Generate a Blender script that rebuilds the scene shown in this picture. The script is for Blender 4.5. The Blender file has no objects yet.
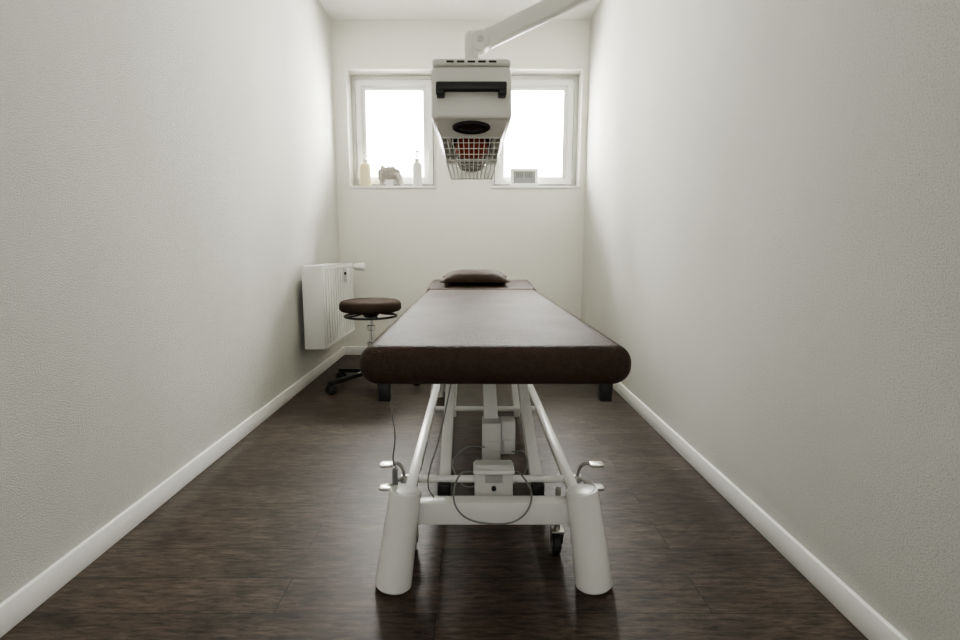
import bpy, bmesh, math, random
from mathutils import Vector, Matrix, noise
random.seed(4)
scene=bpy.context.scene
COL=scene.collection
WL={}   # world location per object

# ---------------------------------------------------------------- materials
def new_mat(name,color,rough=.5,metal=0,bump=None,var=None,spec=.5,coat=0):
    m=bpy.data.materials.new(name); m.use_nodes=True
    nt=m.node_tree; b=nt.nodes['Principled BSDF']
    b.inputs['Base Color'].default_value=(*color,1)
    b.inputs['Roughness'].default_value=rough
    b.inputs['Metallic'].default_value=metal
    b.inputs['Specular IOR Level'].default_value=spec
    b.inputs['Coat Weight'].default_value=coat
    tc=nt.nodes.new('ShaderNodeTexCoord')
    if var is None: var=(6,.04)
    n=nt.nodes.new('ShaderNodeTexNoise'); n.inputs['Scale'].default_value=var[0]; n.inputs['Detail'].default_value=4
    nt.links.new(tc.outputs['Object'],n.inputs['Vector'])
    mx=nt.nodes.new('ShaderNodeMix'); mx.data_type='RGBA'
    a=tuple(c*(1-var[1]) for c in color); c2=tuple(min(1,c*(1+var[1])) for c in color)
    mx.inputs[6].default_value=(*a,1); mx.inputs[7].default_value=(*c2,1)
    nt.links.new(n.outputs['Fac'],mx.inputs[0]); nt.links.new(mx.outputs[2],b.inputs['Base Color'])
    if bump:
        kind,scale,strength,dist=bump
        t=nt.nodes.new('ShaderNodeTexNoise'); t.inputs['Detail'].default_value=3; out='Fac'
        t.inputs['Scale'].default_value=scale
        nt.links.new(tc.outputs['Object'],t.inputs['Vector'])
        bp=nt.nodes.new('ShaderNodeBump'); bp.inputs['Strength'].default_value=strength; bp.inputs['Distance'].default_value=dist
        nt.links.new(t.outputs[out],bp.inputs['Height']); nt.links.new(bp.outputs['Normal'],b.inputs['Normal'])
    return m

def leather_mat(name,color,rough,spec):
    m=bpy.data.materials.new(name); m.use_nodes=True
    nt=m.node_tree; b=nt.nodes['Principled BSDF']; L=nt.links.new
    b.inputs['Specular IOR Level'].default_value=spec; b.inputs['IOR'].default_value=1.4
    tc=nt.nodes.new('ShaderNodeTexCoord')
    v=nt.nodes.new('ShaderNodeTexVoronoi'); v.inputs['Scale'].default_value=120; v.feature='DISTANCE_TO_EDGE'
    n=nt.nodes.new('ShaderNodeTexNoise'); n.inputs['Scale'].default_value=60; n.inputs['Detail'].default_value=6; n.inputs['Roughness'].default_value=.7
    n2=nt.nodes.new('ShaderNodeTexNoise'); n2.inputs['Scale'].default_value=5; n2.inputs['Detail'].default_value=5
    for x in (v,n,n2): L(tc.outputs['Object'],x.inputs['Vector'])
    b1=nt.nodes.new('ShaderNodeBump'); b1.inputs['Strength'].default_value=.6; b1.inputs['Distance'].default_value=.003
    L(v.outputs['Distance'],b1.inputs['Height'])
    b2=nt.nodes.new('ShaderNodeBump'); b2.inputs['Strength'].default_value=.45; b2.inputs['Distance'].default_value=.004
    L(n.outputs['Fac'],b2.inputs['Height']); L(b1.outputs['Normal'],b2.inputs['Normal']); L(b2.outputs['Normal'],b.inputs['Normal'])
    mr=nt.nodes.new('ShaderNodeMapRange'); mr.inputs['From Min'].default_value=.3; mr.inputs['From Max'].default_value=.7
    mr.inputs['To Min'].default_value=rough-.03; mr.inputs['To Max'].default_value=rough+.03
    L(n2.outputs['Fac'],mr.inputs['Value']); L(mr.outputs[0],b.inputs['Roughness'])
    mx=nt.nodes.new('ShaderNodeMix'); mx.data_type='RGBA'
    mx.inputs[6].default_value=(*[c*.55 for c in color],1); mx.inputs[7].default_value=(*[c*1.45 for c in color],1)
    L(n.outputs['Fac'],mx.inputs[0]); L(mx.outputs[2],b.inputs['Base Color'])
    return m

def plaster_mat(name,bumpd,lo,hi,spk):
    m=bpy.data.materials.new(name); m.use_nodes=True
    nt=m.node_tree; b=nt.nodes['Principled BSDF']; L=nt.links.new
    b.inputs['Roughness'].default_value=.95; b.inputs['Specular IOR Level'].default_value=.1
    tc=nt.nodes.new('ShaderNodeTexCoord')
    n1=nt.nodes.new('ShaderNodeTexNoise'); n1.inputs['Scale'].default_value=200; n1.inputs['Detail'].default_value=5; n1.inputs['Roughness'].default_value=.75
    mp=nt.nodes.new('ShaderNodeMapping'); mp.inputs['Scale'].default_value=(1.6,1.6,.8); L(tc.outputs['Object'],mp.inputs['Vector'])
    n2=nt.nodes.new('ShaderNodeTexNoise'); n2.inputs['Scale'].default_value=1.2; n2.inputs['Detail'].default_value=5; n2.inputs['Roughness'].default_value=.55
    L(mp.outputs[0],n2.inputs['Vector']); L(tc.outputs['Object'],n1.inputs['Vector'])
    r=nt.nodes.new('ShaderNodeValToRGB'); r.color_ramp.elements[0].position=.40; r.color_ramp.elements[1].position=.64
    L(n1.outputs['Fac'],r.inputs[0])
    bp=nt.nodes.new('ShaderNodeBump'); bp.inputs['Strength'].default_value=1; bp.inputs['Distance'].default_value=bumpd
    L(r.outputs[0],bp.inputs['Height']); L(bp.outputs['Normal'],b.inputs['Normal'])
    mx=nt.nodes.new('ShaderNodeValToRGB'); e=mx.color_ramp.elements
    e[0].position=.30; e[0].color=(*lo,1); e[1].position=.65; e[1].color=(*hi,1)
    L(n2.outputs['Fac'],mx.inputs[0])
    r3=nt.nodes.new('ShaderNodeValToRGB'); r3.color_ramp.elements[0].position=.38; r3.color_ramp.elements[1].position=.56
    r3.color_ramp.elements[0].color=(spk,spk,spk,1); r3.color_ramp.elements[1].color=(1,1,1,1)
    L(n1.outputs['Fac'],r3.inputs[0])
    m2=nt.nodes.new('ShaderNodeMix'); m2.data_type='RGBA'; m2.blend_type='MULTIPLY'; m2.inputs[0].default_value=1
    L(mx.outputs[0],m2.inputs[6]); L(r3.outputs[0],m2.inputs[7]); L(m2.outputs[2],b.inputs['Base Color'])
    return m

def floor_mat():
    m=bpy.data.materials.new('dark_wood_planks'); m.use_nodes=True
    nt=m.node_tree; b=nt.nodes['Principled BSDF']; L=nt.links.new
    tc=nt.nodes.new('ShaderNodeTexCoord')
    br=nt.nodes.new('ShaderNodeTexBrick'); br.inputs['Scale'].default_value=1
    br.inputs['Brick Width'].default_value=1.22; br.inputs['Row Height'].default_value=.152
    br.inputs['Mortar Size'].default_value=.0014; br.inputs['Mortar Smooth'].default_value=.1
    br.offset=.37; br.inputs['Bias'].default_value=0
    br.inputs['Color1'].default_value=(.0,.0,.0,1); br.inputs['Color2'].default_value=(1,1,1,1); br.inputs['Mortar'].default_value=(.3,.3,.3,1)
    L(tc.outputs['Object'],br.inputs['Vector'])
    sc=nt.nodes.new('ShaderNodeVectorMath'); sc.operation='SCALE'; sc.inputs[3].default_value=7.3
    L(br.outputs['Color'],sc.inputs[0])
    ad=nt.nodes.new('ShaderNodeVectorMath'); ad.operation='ADD'; L(tc.outputs['Object'],ad.inputs[0]); L(sc.outputs[0],ad.inputs[1])
    mp=nt.nodes.new('ShaderNodeMapping'); mp.inputs['Scale'].default_value=(8,46,1); L(ad.outputs[0],mp.inputs['Vector'])
    g=nt.nodes.new('ShaderNodeTexNoise'); g.inputs['Scale'].default_value=1.7; g.inputs['Detail'].default_value=10; g.inputs['Roughness'].default_value=.76; g.inputs['Distortion'].default_value=.4
    L(mp.outputs[0],g.inputs['Vector'])
    mp2=nt.nodes.new('ShaderNodeMapping'); mp2.inputs['Scale'].default_value=(3.2,8,1); L(ad.outputs[0],mp2.inputs['Vector'])
    g2=nt.nodes.new('ShaderNodeTexNoise'); g2.inputs['Scale'].default_value=1.8; g2.inputs['Detail'].default_value=6
    L(mp2.outputs[0],g2.inputs['Vector'])
    r=nt.nodes.new('ShaderNodeValToRGB'); e=r.color_ramp.elements
    e[0].position=.38; e[0].color=(.020,.0148,.0115,1); e[1].position=.66; e[1].color=(.104,.079,.061,1)
    L(g.outputs['Fac'],r.inputs[0])
    mx=nt.nodes.new('ShaderNodeMix'); mx.data_type='RGBA'; mx.blend_type='MULTIPLY'; mx.inputs[0].default_value=1
    r2=nt.nodes.new('ShaderNodeValToRGB'); r2.color_ramp.elements[0].color=(.74,.74,.74,1); r2.color_ramp.elements[1].color=(1.18,1.16,1.15,1)
    L(br.outputs['Color'],r2.inputs[0]); L(r.outputs[0],mx.inputs[6]); L(r2.outputs[0],mx.inputs[7])
    mx2=nt.nodes.new('ShaderNodeMix'); mx2.data_type='RGBA'; mx2.blend_type='MULTIPLY'; mx2.inputs[0].default_value=1
    r3=nt.nodes.new('ShaderNodeValToRGB'); r3.color_ramp.elements[0].position=.35; r3.color_ramp.elements[1].position=.65
    r3.color_ramp.elements[0].color=(.74,.74,.74,1); r3.color_ramp.elements[1].color=(1.2,1.2,1.2,1)
    L(g2.outputs['Fac'],r3.inputs[0]); L(mx.outputs[2],mx2.inputs[6]); L(r3.outputs[0],mx2.inputs[7])
    mx3=nt.nodes.new('ShaderNodeMix'); mx3.data_type='RGBA'; mx3.inputs[7].default_value=(.012,.010,.008,1)
    L(br.outputs['Fac'],mx3.inputs[0]); L(mx2.outputs[2],mx3.inputs[6]); L(mx3.outputs[2],b.inputs['Base Color'])
    b.inputs['Roughness'].default_value=.44; b.inputs['Specular IOR Level'].default_value=.28
    bp=nt.nodes.new('ShaderNodeBump'); bp.inputs['Strength'].default_value=.3; bp.inputs['Distance'].default_value=.0015
    L(g.outputs['Fac'],bp.inputs['Height']); L(bp.outputs['Normal'],b.inputs['Normal'])
    return m

def glass_mat():
    m=bpy.data.materials.new('clear_pane'); m.use_nodes=True
    nt=m.node_tree; nt.nodes.clear(); L=nt.links.new
    o=nt.nodes.new('ShaderNodeOutputMaterial'); t=nt.nodes.new('ShaderNodeBsdfTransparent'); g=nt.nodes.new('ShaderNodeBsdfGlossy')
    g.inputs['Roughness'].default_value=.02; mx=nt.nodes.new('ShaderNodeMixShader'); fr=nt.nodes.new('ShaderNodeFresnel'); fr.inputs[0].default_value=1.3
    L(fr.outputs[0],mx.inputs[0]); L(t.outputs[0],mx.inputs[1]); L(g.outputs[0],mx.inputs[2]); L(mx.outputs[0],o.inputs[0])
    return m

PLASTER=plaster_mat('rough_plaster',.0032,(.775,.767,.715),(.825,.818,.765),.86)
PLASTER2=plaster_mat('smooth_plaster',.0012,(.835,.825,.765),(.855,.845,.785),.95)
FLOOR=floor_mat(); GLASS=glass_mat()
CEIL=new_mat('ceiling_paint',(.87,.865,.82),.9,bump=('noise',90,.2,.002))
TRIM=new_mat('white_trim',(.83,.83,.80),.4)
UPVC=new_mat('white_window_plastic',(.80,.80,.77),.35)
GASKET=new_mat('grey_window_gasket',(.14,.14,.14),.5)
LEATHER=leather_mat('brown_leatherette',(.056,.040,.032),.50,.045)
LEATHER2=leather_mat('brown_leatherette_pillow',(.054,.038,.030),.55,.05)
WHITE=new_mat('white_powder_coat',(.82,.825,.815),.26)
GREYW=new_mat('light_grey_plastic',(.58,.585,.57),.45)
GUARD=new_mat('pale_coated_wire',(.70,.70,.67),.4)
CREAM=new_mat('cream_lamp_enamel',(.77,.765,.72),.36)
BLACK=new_mat('black_plastic',(.012,.012,.013),.42)
LENS=new_mat('glossy_dark_lens',(.02,.014,.012),.08,coat=.6)
DARK=new_mat('dark_rubber',(.025,.025,.027),.6)
CHROME=new_mat('chrome',(.72,.72,.72),.15,metal=1)
STEEL=new_mat('brushed_steel',(.55,.55,.54),.32,metal=1)
CABLE=new_mat('grey_cable',(.20,.20,.20),.5)
RED=new_mat('dull_red_lamp_glass',(.30,.050,.028),.36)
RADM=new_mat('white_radiator_enamel',(.82,.82,.80),.35)
YELL=new_mat('pale_yellow_oil',(.66,.60,.38),.25)
BOTW=new_mat('white_bottle_plastic',(.66,.66,.64),.35)
CLOTHM=new_mat('pale_grey_beige_cloth',(.45,.425,.39),.95,bump=('noise',180,.6,.004),var=(18,.2))
SCREEN=new_mat('grey_display',(.24,.25,.25),.25)
INK=new_mat('dark_print',(.02,.02,.02),.5)
LABELM=new_mat('grey_label',(.33,.33,.33),.5)
PAPER=new_mat('white_card',(.7,.7,.68),.7)

# ---------------------------------------------------------------- mesh helpers
def add_box(bm,lo,hi,M=None):
    r=bmesh.ops.create_cube(bm,size=1)
    lo=Vector(lo);hi=Vector(hi); c=(lo+hi)/2; s=hi-lo
    for v in r['verts']:
        v.co=Vector((v.co.x*s.x,v.co.y*s.y,v.co.z*s.z))+c
        if M: v.co=M@v.co
    return r['verts']
def frame_of(d):
    d=d.normalized(); up=Vector((0,0,1)) if abs(d.z)<.95 else Vector((0,1,0))
    a=d.cross(up).normalized(); b=a.cross(d).normalized()
    return a,b
def add_lathe(bm,p0,axis,prof,seg=32,sx=1,sy=1,cap=True):
    p0=Vector(p0); ax=Vector(axis).normalized(); a,b=frame_of(ax)
    rings=[]
    for t,r in prof:
        rings.append([bm.verts.new(p0+ax*t+a*(r*sx*math.cos(2*math.pi*i/seg))+b*(r*sy*math.sin(2*math.pi*i/seg))) for i in range(seg)])
    for k in range(len(rings)-1):
        for i in range(seg):
            j=(i+1)%seg
            bm.faces.new((rings[k][i],rings[k][j],rings[k+1][j],rings[k+1][i]))
    if cap:
        bm.faces.new(rings[0][::-1]); bm.faces.new(rings[-1])
def add_cyl(bm,p0,p1,r0,r1=None,seg=20):
    if r1 is None: r1=r0
    d=Vector(p1)-Vector(p0); L=d.length
    e=min(r0*.15,.004,L*.2)
    add_lathe(bm,p0,d,[(0,r0-e),(e,r0),(L-e,r1),(L,r1-e)],seg)
def add_beam(bm,p0,p1,w,h):
    p0=Vector(p0);p1=Vector(p1); a,b=frame_of(p1-p0)
    vs=[]
    for p in (p0,p1):
        vs.append([bm.verts.new(p+a*(sx*w/2)+b*(sy*h/2)) for sx,sy in ((-1,-1),(1,-1),(1,1),(-1,1))])
    for i in range(4):
        j=(i+1)%4; bm.faces.new((vs[0][i],vs[0][j],vs[1][j],vs[1][i]))
    bm.faces.new(vs[0][::-1]); bm.faces.new(vs[1])
def smooth_path(pts,n=8):
    P=[Vector(p) for p in pts]; out=[]
    for i in range(len(P)-1):
        a=P[max(i-1,0)];b=P[i];c=P[i+1];d=P[min(i+2,len(P)-1)]
        for k in range(n):
            t=k/n
            out.append(.5*((2*b)+(-a+c)*t+(2*a-5*b+4*c-d)*t*t+(-a+3*b-3*c+d)*t**3))
    out.append(P[-1]); return out
def add_sweep(bm,pts,r,seg=8,closed=False):
    n=len(pts); rings=[]; prev=None
    for i,p in enumerate(pts):
        if closed: t=(pts[(i+1)%n]-pts[i-1]).normalized()
        else: t=(pts[min(i+1,n-1)]-pts[max(i-1,0)]).normalized()
        if prev is None: a,_=frame_of(t)
        else:
            a=prev-t*prev.dot(t)
            a=a.normalized() if a.length>1e-6 else frame_of(t)[0]
        prev=a; b=t.cross(a)
        rings.append([bm.verts.new(p+a*(r*math.cos(2*math.pi*k/seg))+b*(r*math.sin(2*math.pi*k/seg))) for k in range(seg)])
    for i in range(n if closed else n-1):
        A=rings[i];B_=rings[(i+1)%n]
        for k in range(seg):
            j=(k+1)%seg; bm.faces.new((A[k],A[j],B_[j],B_[k]))
    if not closed:
        bm.faces.new(rings[0][::-1]); bm.faces.new(rings[-1])
def rounded_box(bm,lo,hi,rv,re,segv=8,sege=5,M=None):
    b2=bmesh.new(); add_box(b2,lo,hi)
    ed=[e for e in b2.edges if abs(e.verts[0].co.z-e.verts[1].co.z)>1e-5]
    if rv>0: bmesh.ops.bevel(b2,geom=ed,offset=rv,segments=segv,affect='EDGES',profile=.5)
    if re>0:
        b2.normal_update()
        ed=[]
        for f in b2.faces:
            if abs(f.normal.z)>.9: ed+=list(f.edges)
        bmesh.ops.bevel(b2,geom=list(set(ed)),offset=re,segments=sege,affect='EDGES',profile=.5)
    if M: b2.transform(M)
    tmp=bpy.data.meshes.new('t'); b2.to_mesh(tmp); b2.free(); bm.from_mesh(tmp); bpy.data.meshes.remove(tmp)

def empty(name,loc,label,cat,group=None):
    o=bpy.data.objects.new(name,None); o.location=loc; o.empty_display_size=.1
    COL.objects.link(o); WL[o]=Vector(loc); o['label']=label; o['category']=cat
    if group: o['group']=group
    return o
def fin(bm,name,mat,parent=None,bevel=0,label=None,cat=None,struct=False,base=False,ang=35,group=None,flat=False):
    if not flat: bmesh.ops.remove_doubles(bm,verts=bm.verts,dist=1e-6)
    bmesh.ops.recalc_face_normals(bm,faces=bm.faces)
    if bevel>0:
        ed=[e for e in bm.edges if len(e.link_faces)==2 and e.calc_face_angle(0)>math.radians(40)]
        bmesh.ops.bevel(bm,geom=ed,offset=bevel,segments=2 if bevel<.01 else 4,affect='EDGES',profile=.5,clamp_overlap=True)
    for f in bm.faces: f.smooth=not flat
    for e in bm.edges:
        if len(e.link_faces)!=2 or e.calc_face_angle(0)>math.radians(ang): e.smooth=False
    xs=[v.co for v in bm.verts]
    lo=Vector((min(v.x for v in xs),min(v.y for v in xs),min(v.z for v in xs)))
    hi=Vector((max(v.x for v in xs),max(v.y for v in xs),max(v.z for v in xs)))
    c=(lo+hi)/2
    if base: c.z=lo.z
    for v in bm.verts: v.co-=c
    me=bpy.data.meshes.new(name); bm.to_mesh(me); bm.free()
    o=bpy.data.objects.new(name,me); COL.objects.link(o)
    me.materials.append(mat)
    WL[o]=c
    if parent:
        o.parent=parent; o.location=c-WL[parent]
    else: o.location=c
    if label: o['label']=label
    if cat: o['category']=cat
    if group: o['group']=group
    if struct: o['kind']='structure'
    return o
def B(): return bmesh.new()

# ---------------------------------------------------------------- room
XL,XR,YB,YF,HC=-1.24,1.04,4.72,-1.1,3.0
T=.2; WT=.32
def sbox(name,lo,hi,mat,label,cat,bevel=0):
    bm=B(); add_box(bm,lo,hi); return fin(bm,name,mat,None,bevel,label,cat,True)
sbox('floor',(XL-T,YF-T,-.1),(XR+T,YB+WT,0),FLOOR,'dark brown wood-look plank floor','floor')
sbox('ceiling',(XL-T,YF-T,HC),(XR+T,YB+WT,HC+.1),CEIL,'plain white painted ceiling','ceiling')
sbox('wall_left',(XL-T,YF,0),(XL,YB,HC),PLASTER,'off-white rough plaster wall behind the radiator','wall')
sbox('wall_right',(XR,YF,0),(XR+T,YB,HC),PLASTER,'off-white bare rough plaster wall','wall')
sbox('wall_front',(XL-T,YF-T,0),(XR+T,YF,HC),PLASTER,'off-white plaster wall opposite the windows','wall')
W1=(-1.121,-.325); W2=(.172,.985); WZ=(1.562,2.594)
bm=B()
for lo,hi in (((XL-T,YB,0),(XR+T,YB+WT,WZ[0])),((XL-T,YB,WZ[1]),(XR+T,YB+WT,HC)),
              ((XL-T,YB,WZ[0]),(W1[0],YB+WT,WZ[1])),((W1[1],YB,WZ[0]),(W2[0],YB+WT,WZ[1])),((W2[1],YB,WZ[0]),(XR+T,YB+WT,WZ[1]))):
    add_box(bm,lo,hi)
fin(bm,'wall_back',PLASTER2,None,0,'off-white plaster wall with two recessed windows','wall',True,flat=True)
bh=.08; bt=.015
def baseboard(name,lo,hi): sbox(name,lo,hi,TRIM,'white painted skirting board along the floor','baseboard',.003)
baseboard('baseboard_left',(XL,YF,0),(XL+bt,YB,bh))
baseboard('baseboard_right',(XR-bt,YF,0),(XR,YB,bh))
baseboard('baseboard_back',(XL+bt,YB-bt,0),(XR-bt,YB,bh))
SILLT=.018
for i,W in enumerate((W1,W2)):
    sbox('trim_%d'%(i+1),(W[0]+.001,YB-.012,WZ[0]-.004),(W[1]-.001,YB+.19,WZ[0]+SILLT),TRIM,'white window sill board','window sill',.003)
SZ=WZ[0]+SILLT
def frame4(bm,x0,x1,z0,z1,w,ya,yb,wb=None):
    wb=wb or w
    for lo,hi in (((x0,ya,z0),(x0+w,yb,z1)),((x1-w,ya,z0),(x1,yb,z1)),((x0+w,ya,z0),(x1-w,yb,z0+wb)),((x0+w,ya,z1-w),(x1-w,yb,z1))): add_box(bm,lo,hi)
def window(n,W,hside):
    x0,x1=W; z0,z1=SZ,WZ[1]; y0=YB+.17; y1=y0+.07; f=.055
    bm=B(); frame4(bm,x0,x1,z0,z1,f,y0,y1,f*.8)
    fr=fin(bm,'window_%d'%n,UPVC,None,.004,'white plastic window frame in a plaster recess','window',True)
    a0,a1,c0,c1=x0+f-.012,x1-f+.012,z0+f*.8-.012,z1-f+.012; s=.08; ya=y0-.028; yb=y0+.045
    bm=B(); frame4(bm,a0,a1,c0,c1,.055,ya,yb,.045); frame4(bm,a0+.05,a1-.05,c0+.04,c1-.05,s-.05,ya+.018,yb,s*.8-.04)
    fin(bm,'sash',UPVC,fr,.003)
    bm=B(); frame4(bm,a0+s-.002,a1-s+.002,c0+s*.8-.002,c1-s+.002,.008,ya+.026,yb-.012)
    fin(bm,'gasket',GASKET,fr)
    bm=B(); frame4(bm,a0-.005,a1+.005,c0-.005,c1+.005,.008,ya+.014,y0+.002)
    fin(bm,'rebate_seal',GASKET,fr)
    bm=B(); add_box(bm,(a0+s-.005,yb-.02,c0+s*.8-.005),(a1-s+.005,yb-.014,c1-s+.005))
    fin(bm,'pane',GLASS,fr)
    hx=a1-.028 if hside>0 else a0+.028; hz=z0+.30
    bm=B(); rounded_box(bm,(hx-.014,ya-.01,hz-.03),(hx+.014,ya,hz+.03),.004,.002,3,2)
    add_cyl(bm,(hx,ya-.01,hz),(hx,ya-.045,hz),.009)
    add_lathe(bm,(hx,ya-.042,hz+.012),(0,0,-1),[(0,.006),(.005,.011),(.06,.011),(.12,.009),(.126,.005)],14)
    fin(bm,'window_handle',UPVC,fr)
    hx=a0 if hside>0 else a1
    for zz in (c0+.05,c1-.09):
        bm=B(); add_cyl(bm,(hx,ya-.004,zz),(hx,ya-.004,zz+.06),.008)
        fin(bm,'hinge',UPVC,fr)
window(1,W1,1); window(2,W2,-1)

# ---------------------------------------------------------------- treatment table
CX=.062
tt=empty('treatment_table',(CX,2.4,0),'height-adjustable massage couch with brown padding and white steel base','massage table')
bm=B(); rounded_box(bm,(CX-.362,1.252,.646),(CX+.362,3.19,.751),.060,.048,12,12)
fin(bm,'mattress',LEATHER,tt,0,'brown leatherette padded top',ang=60)
M=Matrix.Translation((CX,3.22,.70))@Matrix.Rotation(math.radians(4),4,'X')@Matrix.Translation((-CX,-3.22,-.70))
bm=B(); rounded_box(bm,(CX-.36,3.215,.665),(CX+.36,3.72,.750),.035,.028,8,6,M)
fin(bm,'headrest',LEATHER,tt,0,'padded head section tilted slightly up',ang=60)
bm=B()
for sx in (-1,1):
    add_box(bm,(CX+sx*.25-.02,1.46,.605),(CX+sx*.25+.02,3.6,.642))
for yy in (1.62,2.2,2.7,3.1,3.56):
    add_box(bm,(CX-.24,yy,.608),(CX+.24,yy+.04,.64))
add_box(bm,(CX-.30,1.5,.640),(CX+.30,3.15,.652)); 
fin(bm,'top_frame',WHITE,tt,.003)
for sx in (-1,1):
    bm=B(); x=CX+sx*.298
    rounded_box(bm,(x-.017,1.295,.596),(x+.017,1.335,.656),.006,.004,3,2)
    fin(bm,'end_bracket',BLACK,tt,label='black plastic bracket under the padding')
for (yb,yt) in ((1.378,1.415),(3.36,3.30)):
    for sx in (-1,1):
        p0=Vector((CX+.003+sx*.302,yb,0)); p1=Vector((CX+.003+sx*.264,yt,.287)); L=(p1-p0).length
        bm=B(); add_lathe(bm,p0,p1-p0,[(0,.050),(.006,.055),(L*.5,.051),(L-.004,.0480),(L,.0460)],40)
        for v in bm.verts:
            if v.co.z<.012: v.co.z=max(0,v.co.z)
        lg=fin(bm,'leg',WHITE,tt,label='white conical splayed leg',ang=25)
        d=(p1-p0).normalized(); bm=B(); add_lathe(bm,p1-d*.001,d,[(0,.040),(.003,.038),(.004,.030)],32)
        fin(bm,'end_cap',WHITE,lg,ang=25)
for y in (1.43,3.235):
    bm=B(); add_box(bm,(CX-.255,y,.165),(CX+.255,y+.05,.235)); fin(bm,'cross_beam',WHITE,tt,.002)
for sx in (-1,1):
    bm=B(); add_beam(bm,(CX+sx*.255,1.42,.255),(CX+sx*.255,3.28,.255),.036,.020); fin(bm,'side_rail',WHITE,tt,.0015)
for sx in (-1,1):
    x=CX+sx*.153
    bm=B(); add_beam(bm,(x,1.575,.225),(x,2.47,.59),.038,.045); fin(bm,'lift_arm',WHITE,tt,.002)
    bm=B(); rounded_box(bm,(x-.021,1.53,.175),(x+.021,1.575,.245),.006,.004,3,2); fin(bm,'arm_cap',BLACK,tt,label='black plastic pivot cap')
    bm=B(); add_beam(bm,(x,2.30,.225),(x,3.15,.59),.03,.045); fin(bm,'lift_arm',WHITE,tt,.002)
for q in ((.27,1.56,.252),(.25,2.3,.25),(.25,2.46,.59),(.25,3.14,.59)):
    bm=B(); add_cyl(bm,(CX-q[0],q[1],q[2]),(CX+q[0],q[1],q[2]),.012); fin(bm,'pivot_tube',WHITE,tt)
bm=B(); rounded_box(bm,(.036,1.66,.236),(.10,1.74,.405),.004,.003,3,2)
add_box(bm,(.040,1.656,.300),(.096,1.662,.312)); add_box(bm,(.040,1.656,.330),(.096,1.662,.342))
fin(bm,'motor_housing',GREYW,tt,label='light grey motor housing')
bm=B(); add_beam(bm,(.068,1.72,.38),(.068,2.2,.59),.05,.05); add_cyl(bm,(.068,2.15,.565),(.068,2.5,.60),.014)
fin(bm,'lift_actuator',WHITE,tt,.002)
bm=B(); rounded_box(bm,(.102,1.68,.285),(.152,1.74,.405),.004,.003,3,2)
rounded_box(bm,(.110,1.668,.296),(.144,1.684,.340),.003,.002,3,2)
fin(bm,'plug_box',GREYW,tt)
cb=B(); vs=add_box(cb,(.008,1.49,.20),(.130,1.555,.322))
for v in vs:
    if v.co.z>.3 and v.co.y<1.5: v.co.y+=.02
box=fin(cb,'control_box',GREYW,tt,.005,label='grey switch box mounted on the cross beam')
bm=B(); add_cyl(bm,(.069,1.508,.250),(.069,1.490,.250),.0075,seg=18); fin(bm,'knob',BLACK,box)
bm=B(); rounded_box(bm,(.004,1.486,.302),(.134,1.56,.312),.004,.002,3,2); fin(bm,'lid_rim',WHITE,box)
bm=B(); add_beam(bm,(.069,1.4935,.270),(.069,1.4985,.292),.055,.004); fin(bm,'rating_label',LABELM,box,label='small grey printed label')
def castor(x,y):
    bm=B(); add_cyl(bm,(x,y,.235),(x,y,.085),.009); 
    for sg in (-1,1): add_beam(bm,(x+sg*.018,y,.092),(x+sg*.018,y+.018,.038),.004,.026)
    add_box(bm,(x-.021,y-.018,.085),(x+.021,y+.03,.092))
    c=fin(bm,'castor',STEEL,tt,.001,label='swivel castor with a grey fork')
    bm=B(); add_lathe(bm,(x-.014,y+.018,.038),(1,0,0),[(0,.012),(.001,.031),(.004,.038),(.024,.038),(.027,.031),(.028,.012)],28)
    fin(bm,'wheel',DARK,c)
    bm=B(); add_lathe(bm,(x-.0155,y+.018,.038),(1,0,0),[(0,.006),(.001,.016),(.030,.016),(.031,.006)],20)
    fin(bm,'hub',GREYW,c)
castor(CX-.262,1.54); castor(CX+.218,1.53); castor(CX-.232,3.18); castor(CX+.232,3.18)
for sx in (-1,1):
    x=CX+sx*.285
    bm=B(); add_cyl(bm,(CX+sx*.268,1.56,.252),(x+sx*.012,1.56,.252),.013,seg=16)
    for pth,pad in (([(x,1.56,.250),(x+sx*.012,1.535,.262),(x+sx*.030,1.518,.256),(x+sx*.052,1.512,.246)],(.052,.243)),
                    ([(x,1.56,.255),(x+sx*.003,1.55,.290),(x+sx*.016,1.53,.318),(x+sx*.045,1.513,.322)],(.048,.320))):
        add_sweep(bm,smooth_path(pth),.0055,8)
        cx_=x+sx*pad[0]; rounded_box(bm,(cx_-.022,1.492,pad[1]),(cx_+.022,1.528,pad[1]+.009),.010,.003,5,2)
    fin(bm,'foot_pedal',STEEL,tt,0,label='slim curved metal foot lever with two pads')
bm=B()
add_sweep(bm,smooth_path([(-.232,1.40,.652),(-.236,1.41,.55),(-.230,1.43,.45),(-.242,1.46,.36),(-.235,1.50,.31)]),.0022)
fin(bm,'hand_control_cable',CABLE,tt)
bm=B()
turns=26; pts=[]
for i in range(turns*8+1):
    t=i/(turns*8); a=t*turns*2*math.pi
    pts.append(Vector((-.236+.007*math.cos(a),1.45+.007*math.sin(a),.335-.12*t)))
add_sweep(bm,pts,.0022,6); fin(bm,'coiled_cable',CABLE,tt)
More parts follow.
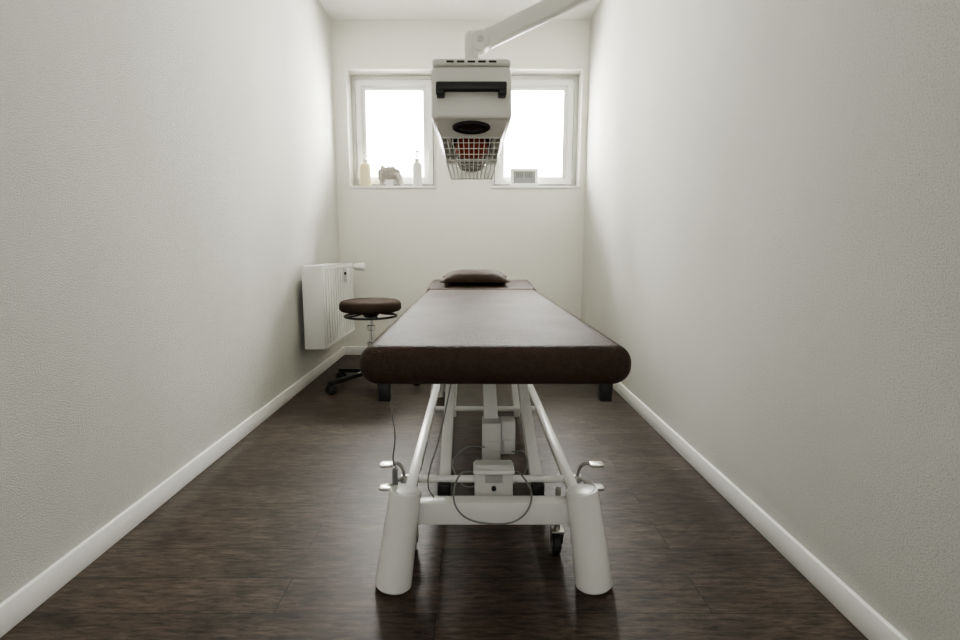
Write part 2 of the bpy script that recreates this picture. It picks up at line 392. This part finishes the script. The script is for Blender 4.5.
for pth,r in (([(.01,1.51,.30),(-.03,1.46,.32),(-.052,1.41,.30),(-.050,1.385,.255),(-.015,1.38,.215),(.05,1.38,.198),(.12,1.38,.203),(.165,1.39,.235),(.178,1.42,.28),(.15,1.50,.30),(.13,1.54,.28)],.0028),
  ([(.045,1.66,.32),(-.01,1.64,.33),(-.05,1.62,.31),(-.065,1.60,.275),(-.03,1.55,.235),(.01,1.53,.24)],.0026),
  ([(.14,1.67,.30),(.18,1.64,.31),(.185,1.6,.28),(.16,1.56,.25),(.12,1.54,.24)],.0026),
  ([(-.12,1.47,.235),(-.135,1.45,.28),(-.128,1.46,.34),(-.10,1.55,.42),(-.06,1.8,.60)],.0024)):
    bm=B(); add_sweep(bm,smooth_path(pth),r); fin(bm,'power_cable',CABLE,tt)

# ---------------------------------------------------------------- pillow
def pillow():
    bm=B(); n=36; hw,hl,th=.230,.15,.062
    cx,cy=.02,3.46
    top={};bot={}
    for i in range(n+1):
        for j in range(n+1):
            u=-1+2*i/n; v=-1+2*j/n
            k=1-.06*(1-v*v)*abs(u)**3; k2=1-.08*(1-u*u)*abs(v)**3
            x=u*hw*k; y=v*hl*k2
            h=th*max(0,(1-abs(u)**3.2))**.6*max(0,(1-abs(v)**3.0))**.6
            h*=1+.07*noise.noise(Vector((u*3,v*3,1)))
            cr=max(abs(u),abs(v))
            e=.006*cr*noise.noise(Vector((u*7,v*7,2)))*(1-cr**6)
            top[i,j]=bm.verts.new((cx+x,cy+y,h+e)); 
            if i in(0,n) or j in (0,n): bot[i,j]=top[i,j]
            else: bot[i,j]=bm.verts.new((cx+x,cy+y,-h*.48))
    for i in range(n):
        for j in range(n):
            bm.faces.new((top[i,j],top[i+1,j],top[i+1,j+1],top[i,j+1]))
            try: bm.faces.new((bot[i,j],bot[i,j+1],bot[i+1,j+1],bot[i+1,j]))
            except ValueError: pass
    loop=[top[i,0].co.copy() for i in range(n)]+[top[n,j].co.copy() for j in range(n)]+[top[i,n].co.copy() for i in range(n,0,-1)]+[top[0,j].co.copy() for j in range(n,0,-1)]
    add_sweep(bm,loop,.0035,6,True)
    bm.transform(Matrix.Translation((0,0,.799))@Matrix.Translation((cx,cy,0))@Matrix.Rotation(math.radians(4),4,'X')@Matrix.Translation((-cx,-cy,0)))
    fin(bm,'pillow',LEATHER2,None,0,'small brown leatherette pillow lying on the head section','pillow',base=True,ang=80)
pillow()

# ---------------------------------------------------------------- stool
SX,SY=-.735,3.60
st=empty('rolling_stool',(SX,SY,0),'round brown swivel stool on castors beside the massage couch','stool')
bm=B(); R=.220
add_lathe(bm,(SX,SY,.560),(0,0,1),[(0,.03),(.0,R-.03),(.006,R-.01),(.018,R),(.05,R),(.066,R-.006),(.077,R-.022),(.082,R-.05),(.084,.08),(.085,.02)],56)
fin(bm,'seat',LEATHER2,st,label='round brown padded seat',ang=60)
bm=B(); ring=[Vector((SX+.185*math.cos(a),SY+.185*math.sin(a),.525)) for a in [2*math.pi*i/48 for i in range(48)]]
add_sweep(bm,ring,.008,8,True)
for k in range(4):
    a=k*math.pi/2+.5
    add_sweep(bm,smooth_path([(SX+.185*math.cos(a),SY+.185*math.sin(a),.525),(SX+.12*math.cos(a),SY+.12*math.sin(a),.53),(SX+.05*math.cos(a),SY+.05*math.sin(a),.545)]),.006,8)
add_lathe(bm,(SX,SY,.515),(0,0,1),[(0,.045),(.02,.06),(.046,.09)],24)
fin(bm,'lever_ring',BLACK,st)
bm=B(); add_cyl(bm,(SX,SY,.28),(SX,SY,.52),.018); add_cyl(bm,(SX,SY,.10),(SX,SY,.32),.028); add_cyl(bm,(SX,SY,.315),(SX,SY,.335),.034)
add_cyl(bm,(SX,SY,.42),(SX,SY,.46),.030)
fin(bm,'gas_column',CHROME,st,label='chrome gas lift column')
bm=B(); add_lathe(bm,(SX,SY,.075),(0,0,1),[(0,.03),(.005,.042),(.06,.036),(.075,.028)],24)
angs=[math.radians(a) for a in (220,292,4,76,148)]
for a in angs:
    d=Vector((math.cos(a),math.sin(a),0)); add_beam(bm,Vector((SX,SY,.115))+d*.02,Vector((SX,SY,.078))+d*.335,.042,.028)
fin(bm,'star_base',BLACK,st,.005,label='black five-arm base')
for a in angs:
    d=Vector((math.cos(a),math.sin(a),0)); p=Vector((SX,SY,0))+d*.325; s=Vector((-d.y,d.x,0))
    bm=B(); add_cyl(bm,p+Vector((0,0,.05)),p+Vector((0,0,.08)),.007)
    q=p+Vector((0,0,.032))
    for sg in (-1,1):
        add_lathe(bm,q+s*(sg*.007),s*sg,[(0,.012),(.001,.029),(.005,.032),(.018,.032),(.022,.025),(.023,.008)],22)
    add_cyl(bm,q-s*.01,q+s*.01,.02,seg=16)
    fin(bm,'castor',DARK,st)

# ---------------------------------------------------------------- radiator
RX0,RX1,RY0,RY1,RZ0,RZ1=-1.195,-1.050,3.52,4.42,.29,.885
ra=empty('radiator',(-1.13,3.97,RZ0),'white ribbed panel radiator mounted on the plaster wall','radiator')
def panel(x,sgn):
    bm=B(); n=13; pitch=(RY1-RY0-.02)/n; D=.022
    xa,xb=sorted((x-sgn*D,x-sgn*.036)); add_box(bm,(xa,RY0,RZ0+.004),(xb,RY1,RZ1-.004))
    x1,x2=sorted((x,x-sgn*(D+.002)))
    for i in range(n):
        y0=RY0+.010+i*pitch
        add_box(bm,(x1,y0+pitch*.10,RZ0+.022),(x2,y0+pitch*.58,RZ1-.022))
    add_box(bm,(x1,RY0,RZ1-.022),(x2,RY1,RZ1-.002)); add_box(bm,(x1,RY0,RZ0+.004),(x2,RY1,RZ0+.022))
    return bm
fin(panel(RX1,1),'front_panel',RADM,ra,label='ribbed white front panel',flat=True)
fin(panel(RX0,-1),'rear_panel',RADM,ra,flat=True)
for y0,y1 in ((RY0-.008,RY0-.001),(RY1+.001,RY1+.008)):
    bm=B(); add_box(bm,(RX0+.001,y0,RZ0+.004),(RX1-.001,y1,RZ1))
    fin(bm,'side_cover',RADM,ra,.002)
bm=B()
add_box(bm,(RX0,RY0-.008,RZ1-.006),(RX0+.012,RY1+.008,RZ1+.004)); add_box(bm,(RX1-.012,RY0-.008,RZ1-.006),(RX1,RY1+.008,RZ1+.004))
y=RY0
while y<RY1:
    add_box(bm,(RX0+.011,y,RZ1-.005),(RX1-.011,y+.006,RZ1+.003)); y+=.02
fin(bm,'top_grille',RADM,ra)
for yy in (RY0+.15,RY1-.15):
    bm=B(); add_box(bm,(XL+.001,yy-.015,RZ0+.08),(RX0+.032,yy+.015,RZ1-.08))
    fin(bm,'wall_bracket',RADM,ra)
bm=B(); vz=RZ1-.035
add_cyl(bm,(-1.13,RY1,vz),(-1.13,RY1+.06,vz),.012); add_cyl(bm,(-1.145,RY1+.05,vz),(-1.05,RY1+.05,vz),.016)
add_lathe(bm,(-1.05,RY1+.05,vz),(1,0,0),[(0,.02),(.01,.030),(.07,.036),(.09,.036),(.10,.028)],24)
add_cyl(bm,(-1.145,RY1+.05,vz),(-1.235,RY1+.05,vz),.008)
fin(bm,'thermostat_valve',RADM,ra,label='white round thermostat valve')
bm=B(); ym=4.12; rounded_box(bm,(RX1-.002,ym-.03,.735),(RX1+.034,ym+.03,.850),.006,.004,3,2)
hm=fin(bm,'heat_meter',PAPER,ra,label='small white heat cost meter')
bm=B(); add_box(bm,(RX1+.008,ym-.0312,.798),(RX1+.026,ym+.01,.820)); fin(bm,'display',INK,hm)

# ---------------------------------------------------------------- infrared lamp on ceiling arm
LY0,LY1=1.55,2.17; LZ0,LZ1=1.386,1.545
LXc=-.002
hl=empty('heat_lamp',(.92,1.86,HC),'cream infrared treatment lamp with wire guard on a ceiling arm','heat lamp')
bm=B(); w0=.121
rounded_box(bm,(LXc-w0,LY0,LZ0),(LXc+w0,LY1,LZ1-.012),.022,.012,6,4)
for v in bm.verts:
    t=(v.co.z-LZ0)/(LZ1-LZ0); v.co.x=LXc+(v.co.x-LXc)*(1-.03*t)
body=fin(bm,'lamp_housing',CREAM,hl,ang=50)
bm=B(); rounded_box(bm,(LXc-.116,LY0-.006,LZ1-.012),(LXc+.116,LY1+.006,LZ1+.006),.02,.006,6,3)
fin(bm,'top_cover',CREAM,body)
for k in range(5):
    bm=B(); x=LXc-.062+k*.031
    add_box(bm,(x-.011,LY0-.0085,LZ1-.006),(x+.011,LY0-.001,LZ1-.001))
    fin(bm,'vent_slot',BLACK,body)
bm=B(); hz=1.463
rounded_box(bm,(LXc-.100,LY0-.042,hz-.012),(LXc+.100,LY0-.022,hz+.015),.006,.007,4,3)
for sx in (-1,1):
    rounded_box(bm,(LXc+sx*.090-.012,LY0-.04,hz-.022),(LXc+sx*.090+.012,LY0+.002,hz+.015),.004,.005,3,3)
fin(bm,'handle',BLACK,body,label='black grab handle')
def frustum(bm,a,za,b,zb):
    rings=[]
    for (q,z) in ((a,za),(b,zb)):
        r=.022; ring=[]
        for cxn,cyn,a0 in ((q[1]-r,q[3]-r,0),(q[0]+r,q[3]-r,90),(q[0]+r,q[2]+r,180),(q[1]-r,q[2]+r,270)):
            for k in range(6):
                an=math.radians(a0+k*18); ring.append(bm.verts.new((cxn+r*math.cos(an),cyn+r*math.sin(an),z)))
        rings.append(ring)
    n=len(rings[0])
    for i in range(n):
        j=(i+1)%n; bm.faces.new((rings[0][i],rings[0][j],rings[1][j],rings[1][i]))
    return rings
HA=(LXc-.117,LXc+.117,LY0+.006,LY1-.006); HB=(LXc-.096,LXc+.096,LY0+.085,LY1-.04); HZ=1.350
bm=B(); r1=frustum(bm,HA,LZ0+.008,HB,HZ); 
HI=(HB[0]+.006,HB[1]-.006,HB[2]+.006,HB[3]-.006)
r2=frustum(bm,HI,HZ,(LXc-.100,LXc+.100,LY0+.08,LY1-.04),LZ0-.004)
n=len(r1[1])
for i in range(n):
    j=(i+1)%n; bm.faces.new((r1[1][i],r1[1][j],r2[0][j],r2[0][i]))
bm.faces.new(r2[1]); bm.faces.new(r1[0])
fin(bm,'lower_hood',CREAM,body,ang=40)
sl=Vector((0,HB[2]-HA[2],HZ-LZ0-.008)).normalized(); nrm=Vector((0,sl.z,-sl.y)).normalized()
if nrm.z>0: nrm=-nrm
cen=Vector((LXc,(HA[2]+HB[2])/2,(LZ0+.008+HZ)/2))
U=Vector((1,0,0)); V=sl
def oval(rings_def,ax,ay):
    bm=B(); rings=[]
    for off,k in rings_def:
        rings.append([bm.verts.new(cen+nrm*off+U*(ax*k*math.cos(2*math.pi*i/40))+V*(ay*k*math.sin(2*math.pi*i/40))) for i in range(40)])
    for a in range(len(rings)-1):
        for i in range(40):
            j=(i+1)%40; bm.faces.new((rings[a][i],rings[a][j],rings[a+1][j],rings[a+1][i]))
    bm.faces.new(rings[-1]); bm.faces.new(rings[0]); return bm
fin(oval([(-.002,1),(.005,1),(.008,.93),(.007,.82),(.002,.78)],.058,.026),'oval_ring',BLACK,body,label='black oval ring')
fin(oval([(.0015,.80),(.0025,.79),(.006,.6),(.008,.35),(.0085,.1)],.058,.026),'oval_lens',LENS,body,label='glossy dark lens')
for k,y in enumerate((1.745,1.89,2.035)):
    bm=B(); add_lathe(bm,(LXc,y,LZ0+.0),(0,0,-1),[(0,.068),(.016,.072),(.024,.070),(.025,.062),(.010,.052)],36,sy=.95)
    fin(bm,'lamp_socket',BLACK,body)
    bm=B()
    add_lathe(bm,(LXc,y,LZ0-.008),(0,0,-1),[(0,.034),(.014,.048),(.036,.056),(.054,.054),(.068,.040),(.075,.020),(.076,.005)],36)
    fin(bm,'infrared_bulb',RED if k==0 else LENS,body,label='dull red infrared bulb' if k==0 else None)
bm=B(); zt,zb=HZ+.001,1.283; ta=(LXc-.094,LXc+.094,HB[2]+.002,HB[3]-.002); ba=(LXc-.080,LXc+.080,HB[2]+.012,LY1-.09)
def bar(p,q,r=.0016): add_cyl(bm,p,q,r,seg=6)
def rect(a,z,r):
    c=[(a[0],a[2],z),(a[1],a[2],z),(a[1],a[3],z),(a[0],a[3],z)]
    for i in range(4): bar(c[i],c[(i+1)%4],r)
def lerp(a,b,t): return a+(b-a)*t
rect(ta,zt-.002,.0025); rect(ba,zb,.0025)
for q in (.25,.5,.75):
    mid=tuple(lerp(ta[i],ba[i],q) for i in range(4)); rect(mid,lerp(zt,zb,q),.0013)
n=11
for i in range(n+1):
    t=i/n; x0=lerp(ta[0],ta[1],t); x1=lerp(ba[0],ba[1],t)
    bar((x0,ta[2],zt),(x1,ba[2],zb),.0013); bar((x0,ta[3],zt),(x1,ba[3],zb)); bar((x1,ba[2],zb),(x1,ba[3],zb),.0013)
n=15
for i in range(n+1):
    t=i/n; y0=lerp(ta[2],ta[3],t); y1=lerp(ba[2],ba[3],t)
    bar((ba[0],y1,zb),(ba[1],y1,zb),.0013)
    bar((ta[0],y0,zt),(ba[0],y1,zb)); bar((ta[1],y0,zt),(ba[1],y1,zb))
fin(bm,'wire_guard',GUARD,body,label='pale wire safety guard')
JX,JY,JZ=.002,1.86,1.715
bm=B(); add_lathe(bm,(JX-.004,JY,LZ1),(0,0,1),[(0,.045),(.014,.045),(.03,.026),(.05,.020),(.10,.020),(.102,.024),(.185,.024),(.198,.021),(.206,.013),(.210,.006),(.211,.001)],32)
fin(bm,'swivel_post',CREAM,hl)
J0=Vector((JX+.026,JY,JZ)); AE=Vector((.92,1.86,2.12))
bm=B(); add_lathe(bm,(JX+.026,JY-.032,JZ),(0,1,0),[(0,.024),(.003,.029),(.008,.034),(.056,.034),(.061,.029),(.064,.024)],40)
fin(bm,'elbow_joint',CREAM,hl)
bm=B(); add_lathe(bm,(JX+.026,JY-.036,JZ),(0,1,0),[(0,.009),(.002,.012),(.006,.012)],20)
fin(bm,'joint_screw',GREYW,hl)
bm=B(); add_beam(bm,J0+(AE-J0)*.02,AE,.050,.060)
fin(bm,'support_arm',CREAM,hl,.012)
bm=B(); add_cyl(bm,(.92,1.86,2.08),(.92,1.86,HC-.03),.03,seg=28); add_cyl(bm,(.92,1.86,HC-.03),(.92,1.86,HC-.001),.09,seg=36)
fin(bm,'ceiling_mount',CREAM,hl)

# ---------------------------------------------------------------- things on the sills
def bottle(x,y,h,r,mat,label):
    e=empty('pump_bottle',(x,y,SZ),label,'bottle')
    bm=B(); hb=h*.70
    add_lathe(bm,(x,y,SZ),(0,0,1),[(0,r*.85),(.004,r),(hb*.8,r),(hb*.9,r*.85),(hb*.97,r*.45),(hb,r*.36)],28)
    fin(bm,'bottle_body',mat,e)
    bm=B(); z=SZ+hb
    add_lathe(bm,(x,y,z-.002),(0,0,1),[(0,r*.5),(.02,r*.5),(.024,r*.3),(.03,r*.16),(h-hb-.02,r*.16),(h-hb-.018,r*.36),(h-hb-.004,r*.36),(h-hb,r*.2)],18)
    add_beam(bm,(x,y,SZ+h-.012),(x+.035,y-.02,SZ+h-.016),.009,.008)
    fin(bm,'pump_head',BOTW,e)
bottle(-.985,YB+.06,.32,.050,YELL,'pale yellow pump bottle of massage oil on the sill')
bottle(-.508,YB+.06,.33,.044,BOTW,'slim white pump bottle beside the window handle')
bm=B(); rounded_box(bm,(-.802,YB+.042,SZ),(-.728,YB+.112,SZ+.065),.004,.003,2,2)
fin(bm,'carton',PAPER,None,0,'small white carton under the beige cloth','box',base=True)
bm=B(); bmesh.ops.create_icosphere(bm,subdivisions=6,radius=1)
for v in bm.verts:
    n0=v.co.copy()
    q=Vector((n0.x*.106,n0.y*.062,n0.z*.058))
    q.z+=.125-.030*max(0,n0.x)**1.5*1.2
    q+=n0*(noise.noise(n0*2.4+Vector((3,1,7)))*.034+abs(noise.noise(n0*5+Vector((1,9,2))))*.030+noise.noise(n0*11)*.006-.010)
    if n0.z<.1:
        q.z-= .17*max(0,abs(n0.x)-.42)*(1+.35*math.sin(n0.y*9+n0.x*5))
    if abs(q.x)<.050: q.z=max(q.z,.070)
    q.z=max(q.z,.003)
    v.co=Vector((-.765,YB+.078,SZ))+q
fin(bm,'cloth',CLOTHM,None,0,'crumpled pale grey-beige cloth draped over a small white carton','cloth',ang=180)
# weather station
wx=.485
ws=empty('weather_station',(wx,YB+.05,SZ),'white digital weather clock with grey display on the sill','clock')
M=Matrix.Translation((wx,YB+.05,SZ))@Matrix.Rotation(math.radians(-12),4,'X')@Matrix.Translation((-wx,-YB-.05,-SZ))
bm=B(); rounded_box(bm,(wx-.128,YB+.04,SZ),(wx+.128,YB+.062,SZ+.17),.006,.006,4,3,M)
fin(bm,'case',UPVC,ws)
bm=B(); add_box(bm,(wx-.100,YB+.0375,SZ+.030),(wx+.100,YB+.041,SZ+.144),M)
sc=fin(bm,'display',SCREEN,ws)
for dx in (-.075,-.04,.012,.047):
    bm=B()
    for (x0,x1,z0,z1) in ((0,.024,.124,.128),(0,.024,.104,.108),(0,.024,.084,.088),(-.001,.003,.084,.128),(.021,.025,.084,.128)):
        add_box(bm,(wx+dx+x0,YB+.0365,SZ+z0),(wx+dx+x1,YB+.0378,SZ+z1),M)
    fin(bm,'digit',INK,sc)
bm=B(); add_beam(bm,(wx,YB+.075,SZ+.10),(wx,YB+.125,SZ+.004),.08,.006); fin(bm,'stand',UPVC,ws)

# ---------------------------------------------------------------- light and camera
w=bpy.data.worlds.new('daylight'); scene.world=w; w.use_nodes=True
bg=w.node_tree.nodes['Background']; bg.inputs[0].default_value=(1,.995,.965,1); bg.inputs[1].default_value=15
def area(name,loc,rot,sx,sy,power,col=(1,1,1)):
    l=bpy.data.lights.new(name,'AREA'); l.shape='RECTANGLE'; l.size=sx; l.size_y=sy; l.energy=power; l.color=col
    o=bpy.data.objects.new(name,l); o.location=loc; o.rotation_euler=rot; COL.objects.link(o); return o
for W in (W1,W2):
    area('window_daylight',((W[0]+W[1])/2,YB+.40,2.12),(math.radians(-90),0,0),.85,1.05,195,(1,.995,.945))
area('front_fill',(-.1,YF+.03,1.25),(math.radians(90),0,0),1.5,2.1,9,(1,.98,.94))  # added fill lamp behind the camera; the wall there has no doorway
try: scene.view_settings.look='AgX - Medium High Contrast'
except Exception: pass
cam=bpy.data.cameras.new('camera'); cam.lens=18.75; cam.sensor_width=36; cam.shift_x=.0083; cam.clip_start=.02
co=bpy.data.objects.new('camera',cam); co.location=(0,0,1); co.rotation_euler=(math.radians(82),0,0); COL.objects.link(co)
scene.camera=co
